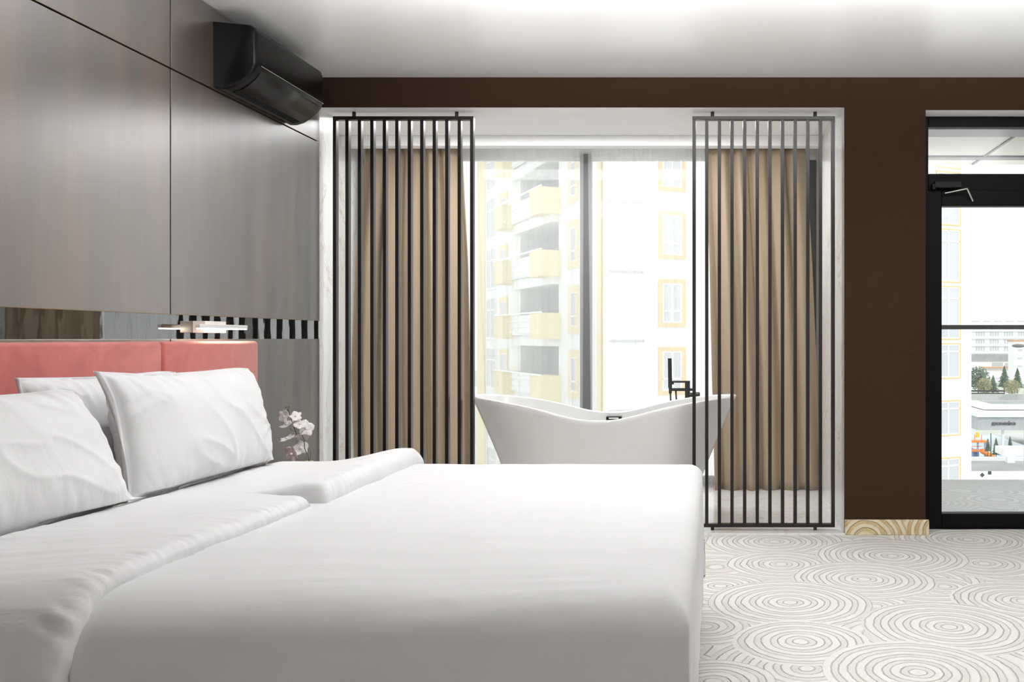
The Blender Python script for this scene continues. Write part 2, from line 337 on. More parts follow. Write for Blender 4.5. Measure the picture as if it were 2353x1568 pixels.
# ------------------------------------------------------------------ balcony
bt = S('balcony_floor', box(XD-.4, XR+1, D+.27, 7.8, -.2, -.005), M['balc_tile'])
bs = S('balcony_soffit', box(XD-.1, XR+1, D+.27, 7.9, 2.70, 2.95), M['soffit'])
bs.name = 'ceiling_balcony'; bt.name = 'floor_balcony'
bm = bmesh.new(); bx(bm, XD, XR+1, 7.5, 7.62, 2.685, 2.702); bx(bm, 2.215, 2.235, 6.75, 7.85, 2.69, 2.702)
obj('soffit_joint', bm, M['grey_metal'], bs)
obj('soffit_band', box(XD, XR+1, 6.42, 6.74, 2.685, 2.703), M['roof_grey'], bs)
S('wall_balcony', box(XD+.0, XD+.001, D+.4, D+.41, 0, .1), M['white'])
bal = thing('balcony_railing', (2.6, 7.76, 0), 'dark grey handrail over clear glass, outside the balcony door', 'railing')
obj('handrail', box(XD, XR+1, 7.74, 7.79, 1.275, 1.312), M['grey_metal'], bal, bevel=.004)
obj('glass_panel', box(XD, XR+1, 7.76, 7.772, .0, 1.275), M['glass'], bal)
for x in (3.4,): obj('post', box(x, x+.03, 7.745, 7.785, -.005, 1.28), M['grey_metal'], bal)
# ------------------------------------------------------------------ metal slat screens
def screen(x0, label, w=.882, px=(.125, .765)):
    t = thing('slat_screen', (x0+w/2, 5.70, .004), label, 'screen', 'metal slat screens in front of the bath')
    ya, yb_ = 5.68, 5.72; z0, z1, b = .024, 2.581, .021; pitch = (w-b)/11
    bm = bmesh.new(); bx(bm, x0, x0+w, ya, yb_, z1-b, z1); bx(bm, x0, x0+w, ya, yb_, z0, z0+b)
    bx(bm, x0, x0+b, ya, yb_, z0+b, z1-b); bx(bm, x0+w-b, x0+w, ya, yb_, z0+b, z1-b)
    obj('frame', bm, M['satin_black'], t, bevel=.0012)
    for i in range(1, 11): obj('slat', box(x0+i*pitch, x0+i*pitch+b, ya, yb_, z0+b, z1-b), M['satin_black'], t, bevel=.0012)
    for x in px:
        obj('post', cyl(bmesh.new(), (x0+x, 5.70, z1), (x0+x, 5.70, ZO), .011), M['satin_black'], t, smooth=False)
        obj('post', cyl(bmesh.new(), (x0+x, 5.70, .004), (x0+x, 5.70, z0), .011), M['satin_black'], t)
    return t
screen((764.5-CX)*5.68/F, 'black metal slat screen beside the grey wall panels, in front of the left beige curtain', .874)
screen((1591-CX)*5.68/F, 'black metal slat screen beside the brown pier, in front of the right beige curtain', .886)
# ------------------------------------------------------------------ curtains
def curtain(name, edges, yc, z0, z1, folds, amp, mt, label, cat, seed, group=None, nu=160, nv=40, ph=0, th=None):
    # edges: list of (z, xl, xr)
    E = sorted(edges)
    def ed(z):
        for k in range(len(E)-1):
            if z <= E[k+1][0]:
                a = (z-E[k][0])/(E[k+1][0]-E[k][0]); a = max(0, min(1, a)); return [E[k][i]*(1-a)+E[k+1][i]*a for i in (1, 2)]
        return E[-1][1:]
    def f(u, v):
        z = z0+(z1-z0)*v; xl, xr = ed(z)
        uu = u+.018*N(u*3, v*1.6, seed)+.01*N(u*9, v*.8, seed+4)
        p = 2*PI*folds*(uu+.05*N(u*2.5, 0, seed+9))
        a = amp*(.65+.55*N(u*7, v*.9, seed+2))*(1-.25*sm(.8, 1, v))
        y = yc+a*(math.sin(p+ph)+.22*math.sin(2.3*p+seed))
        x = xl+(xr-xl)*u+.35*amp*math.cos(p)*(.6)
        if v < .06: y += (.06-v)*.35*N(u*22, v*30, seed)
        return (x, y, z+(.006*N(u*15, 0, seed) if v < .01 else 0))
    bm = grid(f, nu, nv)
    o = obj(name, bm, mt, smooth=True)
    if th: s = o.modifiers.new('s', 'SOLIDIFY'); s.thickness = th
    return prop(o, label, cat, group)
k72 = 7.2/F
def xz(px): return (px-CX)*k72
curtain('drape_curtain', [(.01, xz(812), xz(1088)), (.9, xz(803), xz(1086)), (1.8, xz(812), xz(1080)), (2.69, xz(836), xz(1066))], 7.2, .01, 2.74, 5.6, .055, M['curtain'], 'beige drape curtain hanging behind the left slat screen', 'curtain', 1, 'beige drape curtains', nu=200, th=.003)
curtain('drape_curtain', [(.006, xz(1641), xz(1884)), (.9, xz(1634), xz(1878)), (1.8, xz(1628), xz(1866)), (2.69, xz(1617), xz(1850))], 7.2, .006, 2.74, 5.2, .055, M['curtain'], 'beige drape curtain hanging behind the right slat screen, its hem on the marble floor', 'curtain', 5.3, 'beige drape curtains', nu=200, th=.003)
ks = 7.32/F
curtain('sheer_curtain', [(.02, (1075-CX)*ks, (1338-CX)*ks), (2.7, (1040-CX)*ks, (1340-CX)*ks)], 7.32, .02, 2.74, 9, .012, M['sheer'], 'white sheer curtain left of the grey window mullion', 'curtain', 2, 'white sheer curtains', nu=360)
curtain('sheer_curtain', [(.02, (1358-CX)*ks, (1660-CX)*ks), (2.7, (1350-CX)*ks, (1640-CX)*ks)], 7.32, .02, 2.74, 12, .016, M['sheer'], 'white sheer curtain right of the grey window mullion', 'curtain', 3, 'white sheer curtains', nu=360)
# ------------------------------------------------------------------ bathtub
TX, TY = -.729, 6.12; HL, HW = .883, .36
tub = thing('bathtub', (TX, TY, .004), 'white freestanding slipper bathtub with raised ends, standing before the window', 'bathtub')
def sup(th, a, b, e=2.35):
    c, s = math.cos(th), math.sin(th); r = (abs(c/a)**e+abs(s/b)**e)**(-1/e); return r*c, r*s
def rimz(th): return .672+.142*abs(math.cos(th))**2.6
def tubshell(outer=True, n=96, nz=22):
    bm = bmesh.new(); R = []
    for j in range(nz+1):
        t = j/nz; ring = []
        for i in range(n):
            th = 2*PI*i/n
            if outer:
                x, y = sup(th, (.56+(HL-.56)*t**1.15), (.25+(HW-.25)*t**.7)); z = .004+rimz(th)*t
            else:
                x, y = sup(th, (.45+(HL-.022-.45)*t**1.0), (.2+(HW-.022-.2)*t**.6)); z = .16+(rimz(th)-.16)*(t**1.5)
            ring.append(bm.verts.new((TX+x, TY+y, z)))
        R.append(ring)
    for j in range(nz):
        for i in range(n): bm.faces.new((R[j][i], R[j][(i+1) % n], R[j+1][(i+1) % n], R[j+1][i]))
    bm.faces.new(R[0][::-1])
    if outer: # rim lip
        x2 = []
        for i in range(n):
            th = 2*PI*i/n; x, y = sup(th, HL-.022, HW-.022); x2.append(bm.verts.new((TX+x, TY+y, rimz(th))))
        m_ = []
        for i in range(n):
            th = 2*PI*i/n; x, y = sup(th, HL-.011, HW-.011); m_.append(bm.verts.new((TX+x, TY+y, rimz(th)+.009)))
        for i in range(n):
            k = (i+1) % n; bm.faces.new((R[-1][i], R[-1][k], m_[k], m_[i])); bm.faces.new((m_[i], m_[k], x2[k], x2[i]))
    return bm
obj('tub_shell', tubshell(True), M['acrylic'], tub, smooth=True)
inn = tubshell(False); bmesh.ops.reverse_faces(inn, faces=inn.faces[:])
obj('tub_basin', inn, M['acrylic'], tub, smooth=True)
ov = obj('overflow_cover', box(-.755, -.648, TY+.292, TY+.345, .622, .65), M['black_plastic'], tub, bevel=.003)
obj('overflow_slot', box(-.737, -.667, TY+.288, TY+.293, .634, .643), M['steel'], ov, bevel=.002)
# ------------------------------------------------------------------ freestanding tap
fx, fy = -.19, 6.62
tp = thing('bath_tap', (fx, fy, .004), 'black freestanding bath tap with hand shower behind the bathtub', 'tap')
bm = cyl(bmesh.new(), (fx, fy, .004), (fx, fy, .02), .06, n=24); cyl(bm, (fx, fy, .02), (fx, fy, .89), .019, n=20)
obj('riser', bm, M['faucet'], tp, smooth=False, bevel=.002)
bm = box(fx-.125, fx+.019, fy-.019, fy+.019, .878, .892); cyl(bm, (fx-.11, fy, .865), (fx-.11, fy, .88), .012); obj('spout', bm, M['faucet'], tp, bevel=.003)
bm = cyl(bmesh.new(), (fx-.125, fy, .828), (fx, fy, .828), .011); cyl(bm, (fx, fy, .828), (fx+.05, fy, .828), .010); cyl(bm, (fx, fy, .79), (fx+.055, fy, .79), .016)
obj('shower_holder', bm, M['faucet'], tp)
obj('lever', cyl(cyl(bmesh.new(), (fx+.05, fy, .79), (fx+.085, fy-.01, .79), .02), (fx+.075, fy, .80), (fx+.09, fy-.04, .74), .005), M['faucet'], tp)
hs = obj('hand_shower', cyl(cyl(bmesh.new(), (fx-.125, fy-.01, .84), (fx-.128, fy-.01, 1.055), .0145), (fx-.124, fy-.01, .80), (fx-.125, fy-.01, .845), .011), M['faucet'], tp, bevel=.002)
obj('hose', tube(bmesh.new(), [(fx-.124, fy-.01, .81), (fx-.12, fy-.012, .74), (fx-.105, fy-.01, .62), (fx-.08, fy, .45), (fx-.05, fy, .3), (fx-.03, fy, .4), (fx-.07, fy, .6), (fx-.085, fy, .82)], .006), M['faucet'], tp, smooth=True)
# ------------------------------------------------------------------ air conditioner
ac = thing('air_conditioner', (XL, 4.77, 2.40), 'black wall-mounted split air conditioner with silver line, high on the grey-brown panels', 'air conditioner')
prof = [(XL, 2.42), (-2.385, 2.402), (-2.35, 2.402), (-2.31, 2.414), (-2.27, 2.438), (-2.235, 2.468), (-2.212, 2.497), (-2.204, 2.522), (-2.203, 2.53), (-2.203, 2.675), (-2.212, 2.70), (-2.235, 2.714), (XL, 2.73)]
y0, y1 = 4.40, 5.165
def extr(prof, y0, y1, r=.0):
    bm = bmesh.new(); n = 8; cx = XL; R = []
    for (y, s) in ((y0, .0), (y0+.004, .0), (y0+.02, .006), (y1-.02, .006), (y1, 0)):
        pass
    ys = [(y0, .93), (y0+.006, .975), (y0+.02, 1), (y1-.02, 1), (y1-.006, .975), (y1, .93)]
    for y, s in ys: R.append([bm.verts.new((XL+(x-XL)*s, y, 2.565+(z-2.565)*(1-(1-s)*.4))) for x, z in prof])
    for a, b in zip(R, R[1:]):
        for i in range(len(prof)-1): bm.faces.new((a[i], a[i+1], b[i+1], b[i]))
        bm.faces.new((a[-1], a[0], b[0], b[-1]))
    bm.faces.new(R[0]); bm.faces.new(R[-1][::-1]); bmesh.ops.recalc_face_normals(bm, faces=bm.faces[:]); return bm
body = obj('casing', extr(prof, y0, y1), M['black_plastic'], ac, smooth=True)
es = body.modifiers.new('es', 'EDGE_SPLIT'); es.split_angle = math.radians(40)
obj('silver_line', box(-2.206, -2.2005, y0+.05, y1-.004, 2.5235, 2.5275), M['steel'], ac, bevel=.001)
# louvre flap lying in the curved underside
def under(xf0, xf1, ya, yb_, off):
    pts = [p for p in prof if xf0 <= p[0] <= xf1]; bm = bmesh.new()
    a = [bm.verts.new((x+off*.6, ya, z-off)) for x, z in pts]; b = [bm.verts.new((x+off*.6, yb_, z-off)) for x, z in pts]
    for i in range(len(pts)-1): bm.faces.new((a[i], b[i], b[i+1], a[i+1]))
    return bm
o = obj('louvre_flap', under(-2.312, -2.211, y0+.06, y1-.045, .004), M['slat_dark'], ac, smooth=True); s = o.modifiers.new('s', 'SOLIDIFY'); s.thickness = .004
o = obj('air_outlet', under(-2.351, -2.309, y0+.055, y1-.06, .002), M['slot'], ac)
# ------------------------------------------------------------------ wall lamp
wlp = thing('reading_lamp', (XL, 4.33, 1.253), 'slim silver reading lamp with lit bar, mounted on the black gloss strip', 'lamp')
obj('backplate', box(XL-.006, -2.358, 4.236, 4.42, 1.226, 1.281), M['lampbody'], wlp, bevel=.002)
obj('lamp_bar', box(-2.34, -2.32, 4.126, 4.55, 1.247, 1.265), M['lampbody'], wlp, bevel=.002)
obj('lamp_arm', box(-2.36, -2.335, 4.31, 4.345, 1.249, 1.262), M['lampbody'], wlp)
obj('light_strip', box(-2.337, -2.323, 4.13, 4.546, 1.2425, 1.2475), M['led'], wlp)
# ------------------------------------------------------------------ headboard
hb = thing('headboard', (XL, 3.0, 0), 'coral pink velvet upholstered headboard fixed on the grey wall panels', 'headboard')
for (a, b) in ((1.2, 1.99), (1.994, 3.836), (3.842, 4.645)):
    obj('upholstered_panel', box(XL+.001, -2.312, a, b, .25, 1.187), M['velvet'], hb, smooth=True, bevel=.018, segs=4)
# ------------------------------------------------------------------ bed
BY0, BY1, BXF = 1.83, 4.0, -.045; BZ = .664
bed = thing('bed', (-1.2, 2.92, 0), 'wide double bed with white sheet and pale grey base, under the white duvet', 'bed')
obj('bed_base', box(-2.31, BXF-.08, BY0+.1, BY1-.1, .06, .34), M['bed_base'], bed, bevel=.02)
for x in (-2.2, -.2):
    for y in (BY0+.15, BY1-.15): obj('leg', cyl(bmesh.new(), (x, y, 0), (x, y, .06), .03), M['black_plastic'], bed)
mt = obj('mattress', box(-2.31, BXF-.08, BY0+.1, BY1-.1, .34, .634), M['linen'], bed, bevel=.05, smooth=True, segs=5)
def rnd(s, L, r=.075):
    """path that runs flat to L then bends down; returns (pos, drop)"""
    if s <= L-r: return s, 0
    a = (s-(L-r))/r
    if a <= PI/2: return L-r+r*math.sin(a), r*(1-math.cos(a))
    return L, r+(s-(L-r)-r*PI/2)
def topz(x, y):
    z = BZ+.012*N(x*1.3, y*1.5, 3)+.006*N(x*3, y*4, 8)
    z += .0035*N(x*1.1+y*.5, y*10, 5)+.0022*N(x*2.3+y, y*26-x*3, 6)*sm(-.5, .6, N(x*1.5, y*1.5, 20))*2
    z += .012*math.exp(-((x+.35)/.35)**2-((y-3.8)/.3)**2)
    return z
yc_ = (BY0+BY1)/2; hwid = (BY1-BY0)/2
def drape(x_or_t, s, x0, foot=True, extra=0.0, zmin=.16):
    """t along bed length from x0, s across from the centre line"""
    L = BXF-x0
    px, dx = rnd(x_or_t, L) if foot else (x_or_t, 0)
    sg = 1 if s >= 0 else -1
    py, dy = rnd(abs(s), hwid, .15)
    x = x0+px; y = yc_+sg*py; dr_ = max(dx, dy) if min(dx, dy) < .05 else math.hypot(dx, dy)
    z = topz(x, y)+extra-dr_
    if dy > .1:  # soft folds in the hanging sides
        y += sg*(extra*1.0+.014*N(x*3, dy*1.2, 11)*sm(.1, .4, dy)+.004*N(x*9, dy*2, 12)*sm(.1, .2, dy)+.012*(dy-.1))
    if dx > .06:
        x += .012*N(y*4, dx*2, 13)*sm(.06, .3, dx)-.003+.010*N(y*13, dx*2, 14)*sm(.03, .2, dx)
    return Vector((x, y, max(z, zmin)))
side = .50
Ltot = BXF+1.84+side; Wt = hwid+side
bm = grid(lambda u, v: drape(u*Ltot, (v*2-1)*Wt, -1.84), 190, 230)
dv = obj('duvet', bm, M['duvet'], smooth=True); s = dv.modifiers.new('s', 'SOLIDIFY'); s.thickness = .012; s.offset = -1
prop(dv, 'plain white duvet spread over the bed, hanging down its sides', 'duvet')
# turned-down flaps
def flap(x0, x1, sa, sb, T, seed, sl=0, lo=.55, hang0=False, hang1=False):
    W = x1-x0
    def f(u, v):
        # u: across the flap (pillow side ->fold edge), closed profile; v: along bed width
        uu = min(u/.86, 1); under_ = max(0, (u-.86)/.14)
        x = x0+W*(uu if under_ == 0 else 1)
        e = 1-uu
        s = sa+(sb-sa)*v
        if sl: s = sa+(sb+sl*e-sa)*v
        p = drape(x-(-1.84), s, -1.84, foot=False)
        w_ = x1-x
        rr = .035; prof_ = math.sqrt(max(0, 1-(1-min(1, w_/rr))**2))
        t = T*(lo+(1-lo)*math.exp(-(max(0, w_-.06)/.17)**1.5))*prof_
        if w_ > W-.06: t *= max(.25, (W-w_)/.06)
        ends = 1
        if not hang0: ends *= math.sqrt(max(0, 1-(1-min(1, (s-sa)/.03))**2))
        if not hang1: ends *= math.sqrt(max(0, 1-(1-min(1, (sb+sl*e-s)/.03))**2))
        t = t*ends
        puck = (.0045*N(s*50+x*16, seed, x*3)*1.6+.003*N(s*110, x*8, seed))*math.exp(-((w_-.035)/.045)**2)*(1 if w_ > 0 else 0)
        t += puck*ends+.005*N(x*4, s*5, seed)*ends*prof_
        py, dy = rnd(abs(s), hwid, .15); a = min(1, dy/.15)
        sg = 1 if s > 0 else -1
        out = t+.004*ends
        if a < 1: p.z += out*math.cos(a*PI/2)
        p.y += sg*out*math.sin(a*PI/2)
        p.x += .012*N(s*5, seed, 4)*uu+.004*N(s*30, seed)*uu
        if under_: p.x -= .004; p.z -= .01*under_
        return p
    n = int((sb-sa)/.0075)
    o = obj('turned_down_sheet', grid(f, 70, n), M['linen'], smooth=True)
    return o
o = flap(-1.89, -1.285, -Wt, .0, .032, 2, sl=.28, hang0=True)
o.name = 'duvet_flap'; o.parent = dv; prop(o, 'smooth turned-down flap on the near half')
o = flap(-1.89, -1.255, .06, Wt-.1, .062, 6, lo=.18, hang1=True)
o.name = 'duvet_flap'; o.parent = dv; prop(o, 'thicker rumpled turned-down flap on the far half')
# ------------------------------------------------------------------ pillows
def pillow(W, H, T, base, lean, yaw, seed, label, ears=(0, 0, 0, 0), roll=0):
    """base: middle of the bottom edge. lean: degrees backwards. width runs along +Y, height up."""
    nU, nV = 110, 80
    def pt(u, v, side_):
        cu, cv = math.cos(u*PI/2), math.cos(v*PI/2)
        uu, vv = min(1, abs(u)/.965), min(1, abs(v)/.94); th = .004+T/2*(max(0, (1-uu**3))*max(0, (1-vv**2.6)))**.48
        a = W/2*u*(1-.05*cv*abs(u)**2); b = H/2*v*(1-.05*cu*abs(v)**2)
        # corner ears
        for k, (su, sv) in enumerate(((-1, -1), (1, -1), (1, 1), (-1, 1))):
            wgt = max(0, (u*su))**5*max(0, (v*sv))**5
            a += su*ears[k]*wgt; b += sv*ears[k]*wgt*.6
        edge = max(abs(u), abs(v))
        # wrinkles radiating from seams
        r = .010*N(a*4+seed, b*4, side_)+.004*N(a*9+b*5, b*9-a*5, seed)
        wr = 0
        wr += .009*N(a*30+b*12, b*3, seed+1)*sm(.3, .85, abs(v))+.004*N(a*70+b*30, b*5, seed+7)*sm(.5, .9, -v)
        wr += .009*N(a*3, b*30-a*10, seed+2)*sm(.3, .9, abs(u))
        cr_ = 1-abs(N(a*5+b*7+seed, a*2-b*3, seed*2))
        wr += .009*(cr_**7)
        damp = (1-sm(.93, 1, edge))
        c = side_*(th+(r+wr)*damp*1.0+.0)
        c += .014*N(a*6, b*6, seed+5)*sm(.8, 1, edge)
        sag = -.02*(1-v)*.5
        return Vector((c, a, b+H/2))
    bm = bmesh.new(); VV = {}
    for side_ in (1, -1):
        for i in range(nU+1):
            for j in range(nV+1):
                u = -math.cos(PI*i/nU); v = -math.cos(PI*j/nV)
                u = .5*u+.5*(2*i/nU-1); v = .5*v+.5*(2*j/nV-1)
                on = i in (0, nU) or j in (0, nV)
                if on and side_ == -1: VV[(side_, i, j)] = VV[(1, i, j)]; continue
                p = pt(u, v, 0 if False else side_)
                if on: p.x = .014*N(p.y*6, p.z*6, seed+5)
                VV[(side_, i, j)] = bm.verts.new(p)
        for i in range(nU):
            for j in range(nV):
                q4 = [VV[(side_, i, j)], VV[(side_, i+1, j)], VV[(side_, i+1, j+1)], VV[(side_, i, j+1)]]
                bm.faces.new(q4 if side_ == 1 else q4[::-1])
    # flange around the seam
    R = Matrix.Rotation(math.radians(yaw), 4, 'Z') @ Matrix.Rotation(-math.radians(lean), 4, 'Y') @ Matrix.Rotation(math.radians(roll), 4, 'X')
    bmesh.ops.transform(bm, matrix=Matrix.Translation(Vector(base)) @ R, verts=bm.verts[:])
    for v_ in bm.verts:
        zz = .637+.062*sm(-1.91, -1.85, v_.co.x)
        if v_.co.z < zz: v_.co.z = zz-(zz-v_.co.z)*.12
    o = obj('pillow', bm, M['linen'], smooth=True)
    return prop(o, label, 'pillow', 'white pillows on the bed')
pillow(.84, .43, .14, (-2.13, 3.25, .65), 4, 0, 3.1, 'white pillow standing against the coral headboard, behind the others', (.0, .0, -.02, .0))
pillow(.93, .44, .21, (-1.868, 3.392, .656), 12, -1, 7.7, 'white pillow leaning in front, on the far side by the orchid', (.0, .0, -.02, .02))
pillow(.88, .44, .21, (-1.868, 2.455, .66), 29, -6, 12.4, 'white pillow in the foreground, cut by the left picture edge', (.0, .02, -.02, .0))
# ------------------------------------------------------------------ bedside table and orchid
ns = thing('bedside_table', (-2.15, 4.88, 0), 'low dark bedside table under the orchid, between bed and grey wall panel', 'bedside table')
obj('body', box(-2.405, -1.95, 4.67, 5.1, .12, .50), M['wood_dark'], ns, bevel=.004)
dw = obj('drawer', box(-1.95, -1.932, 4.68, 5.09, .15, .47), M['wood_dark'], ns, bevel=.003)
obj('knob', cyl(bmesh.new(), (-1.932, 4.88, .31), (-1.91, 4.88, .31), .012), M['steel'], dw)
for x in (-2.36, -1.99):
    for y in (4.71, 5.06): obj('leg', cyl(bmesh.new(), (x, y, 0), (x, y, .12), .014), M['wood_dark'], ns)
DO = 4.85
P0 = A(711, 1090, DO); P0.z = .5
orc = thing('orchid', P0, 'white artificial orchid in a small cream pot beside the far side of the bed', 'orchid')
zt = A(711, 1060, DO).z
obj('pot', lathe(bmesh.new(), [(.016, .5), (.019, .51), (.021, zt-.004), (.022, zt), (.018, zt), (.017, zt-.012), (.0, zt-.012)], P0.x, P0.y, 24), M['pot'], orc, smooth=True)
def O(px, py, dy=0): return A(px, py, DO+dy)
stemp = [(711, 1068), (709, 1052), (704, 1040), (700, 1030), (699, 1012), (694, 1000), (683, 1002), (680, 994), (676, 984), (672, 972), (668, 960), (664, 945), (661, 938)]
obj('stem', tube(bmesh.new(), [O(*p) for p in stemp], [.0022]*9+[.0016]*4, 6), M['stem'], orc, smooth=True)
obj('stem', tube(bmesh.new(), [O(*p) for p in [(710, 1062), (714, 1050), (713, 1036)]], .0013, 6), M['stem'], orc, smooth=True)
obj('stem', tube(bmesh.new(), [O(*p) for p in [(704, 1056), (702, 1048)]], .001, 6), M['stem'], orc, smooth=True)
obj('stem', tube(bmesh.new(), [O(*p) for p in [(683, 1002), (691, 998), (697, 990)]], .0013, 6), M['stem'], orc, smooth=True)
obj('stem', tube(bmesh.new(), [O(*p) for p in [(678, 992), (671, 990), (666, 984)]], .0011, 6), M['stem'], orc, smooth=True)
def blossom(c, r, nrm, spin, seed):
    rn = random.Random(seed); bm = bmesh.new()
    n = Vector(nrm).normalized(); qn = n.to_track_quat('Z', 'Y').to_matrix()
    for k in range(5):
        ang = spin+2*PI*k/5; wd = r*(.62 if k % 2 else .42); ln = r*(1.0 if k % 2 == 0 else .95)
        def f(u, v):
            a = u; wv_ = (v-.5)*2
            ww = wd*math.sin(PI*min(1, a*.9+.08))**.6
            p = Vector((a*ln, wv_*ww*.9, .18*r*a*a-.1*r*wv_*wv_*a+.05*r*N(a*4, v*4, seed)))
            p = Matrix.Rotation(ang, 3, 'Z') @ p
            return Vector(c)+qn @ p
        grid(f, 7, 7, bm)
    o = obj('flower', bm, M['petal'], orc, smooth=True); s = o.modifiers.new('s', 'SOLIDIFY'); s.thickness = .0012
    lip = lathe(bmesh.new(), [(.0, -r*.02), (r*.16, .0), (r*.2, r*.14), (r*.08, r*.24)], 0, 0, 10)
    bmesh.ops.transform(lip, matrix=Matrix.Translation(Vector(c)) @ qn.to_4x4(), verts=lip.verts[:])
    L = obj('flower_lip', lip, M['petal'], o, smooth=True); L.location = orc.location*0; return o
fl_ = [(653, 957, .030, (-.3, -1, .1)), (680, 957, .026, (.3, -.8, .6)), (660, 976, .034, (-.4, -.5, 1)), (690, 975, .030, (.2, -.8, .9)), (703, 985, .036, (.6, -1, .2)), (660, 1008, .034, (-.3, -.35, 1)), (694, 1004, .036, (.3, -.5, -1)), (671, 1044, .040, (-.5, -1, -.15)), (692, 1030, .034, (.1, -1, .3))]
for k, (a, b, r, nn) in enumerate(fl_): blossom(O(a, b, (-.03 if k % 2 else .02)), r*1.25, nn, k*.7, k+1)
for (a, b) in ((657, 937), (664, 936), (661, 943), (676, 950)):
    bm = bmesh.new(); bmesh.ops.create_icosphere(bm, subdivisions=2, radius=.0045); bmesh.ops.scale(bm, vec=(.8, .8, 1.3), verts=bm.verts[:]); bmesh.ops.translate(bm, verts=bm.verts[:], vec=O(a, b)); obj('bud', bm, M['stem'], orc, smooth=True)
# ------------------------------------------------------------------ apartment building across
th_ = math.radians(28); vR = Vector((math.cos(th_), math.sin(th_), 0)); uL = Vector((-math.sin(th_), math.cos(th_), 0))
nR = Vector((math.sin(th_), -math.cos(th_), 0)); nL = Vector((-math.cos(th_), -math.sin(th_), 0)); K = Vector((-4.74, 38.9, 0))
def tpx(px, dv_):
    k = (px-CX)/F; return (k*K.y-K.x)/(dv_.x-k*dv_.y)
def fb(bm, dv_, nv_, t0, t1, o0, o1, z0, z1):
    vs = [bm.verts.new(K+dv_*t+nv_*o+Vector((0, 0, z))) for t in (t0, t1) for o in (o0, o1) for z in (z0, z1)]
    for f in ((0, 1, 3, 2), (4, 6, 7, 5), (0, 4, 5, 1), (2, 3, 7, 6), (0, 2, 6, 4), (1, 5, 7, 3)): bm.faces.new([vs[i] for i in f])
    bmesh.ops.recalc_face_normals(bm, faces=bm.faces[:]); return bm
def TL(px): return tpx(px, uL)
def TR(px): return tpx(px, vR)
ZB, ZT = -16, 21
ap = thing('apartment_building', (K.x, K.y, ZB), 'pale apartment block with yellow balconies and yellow window frames, seen through the sheer curtains', 'building')
tend = TR(2232); LEND = TL(1096)
bm = fb(bmesh.new(), vR, nR, .12, TR(1402), 0, -5.2, ZB, ZT); fb(bm, vR, nR, TR(1478), tend, 0, -8, ZB, ZT); fb(bm, vR, nR, TR(1402), TR(1478), -.7, -5, ZB, ZT)
obj('wall', bm, M['facade_w'], ap)
bm = fb(bmesh.new(), uL, nL, .02, TL(1284), 0, -3, ZB, ZT); fb(bm, uL, nL, TL(1196), LEND, 0, -3, ZB, ZT)
obj('wall', bm, M['facade_g'], ap)
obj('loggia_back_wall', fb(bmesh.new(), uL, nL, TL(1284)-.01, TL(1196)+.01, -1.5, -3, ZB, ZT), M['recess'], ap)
obj('corner_trim', fb(fb(bmesh.new(), uL, nL, -.06, .5, .06, .0, ZB, ZT), vR, nR, -.06, .1, .06, .0, ZB, ZT), M['yellow'], ap)
obj('wall_band', fb(bmesh.new(), uL, nL, TL(1116), TL(1100), .08, .0, ZB, ZT), M['yellow'], ap)
# glazed strip frames and windows
def window(dv_, nv_, t0, t1, z0, z1, trim, tw=.18, mull=True, rail=None):
    fr = obj('window', (lambda b: b)(fb(fb(fb(fb(bmesh.new(), dv_, nv_, t0-tw, t0, .07, 0, z0-tw, z1+tw), dv_, nv_, t1, t1+tw, .07, 0, z0-tw, z1+tw), dv_, nv_, t0, t1, .07, 0, z1, z1+tw), dv_, nv_, t0, t1, .07, 0, z0-tw, z0)), trim, ap)
    f = .07; b = fb(fb(fb(fb(bmesh.new(), dv_, nv_, t0, t0+f, .05, 0, z0, z1), dv_, nv_, t1-f, t1, .05, 0, z0, z1), dv_, nv_, t0+f, t1-f, .05, 0, z1-f, z1), dv_, nv_, t0+f, t1-f, .05, 0, z0, z0+f)
    if mull: fb(b, dv_, nv_, (t0+t1)/2-.04, (t0+t1)/2+.04, .05, 0, z0, z1)
    zr = z0+(z1-z0)*(rail or .3); fb(b, dv_, nv_, t0, t1, .05, 0, zr-.04, zr+.04)
    obj('sash', b, M['pvc'], fr)
    obj('pane', fb(bmesh.new(), dv_, nv_, t0+f, t1-f, .02, .0, z0+f, z1-f), M['pane'], fr)
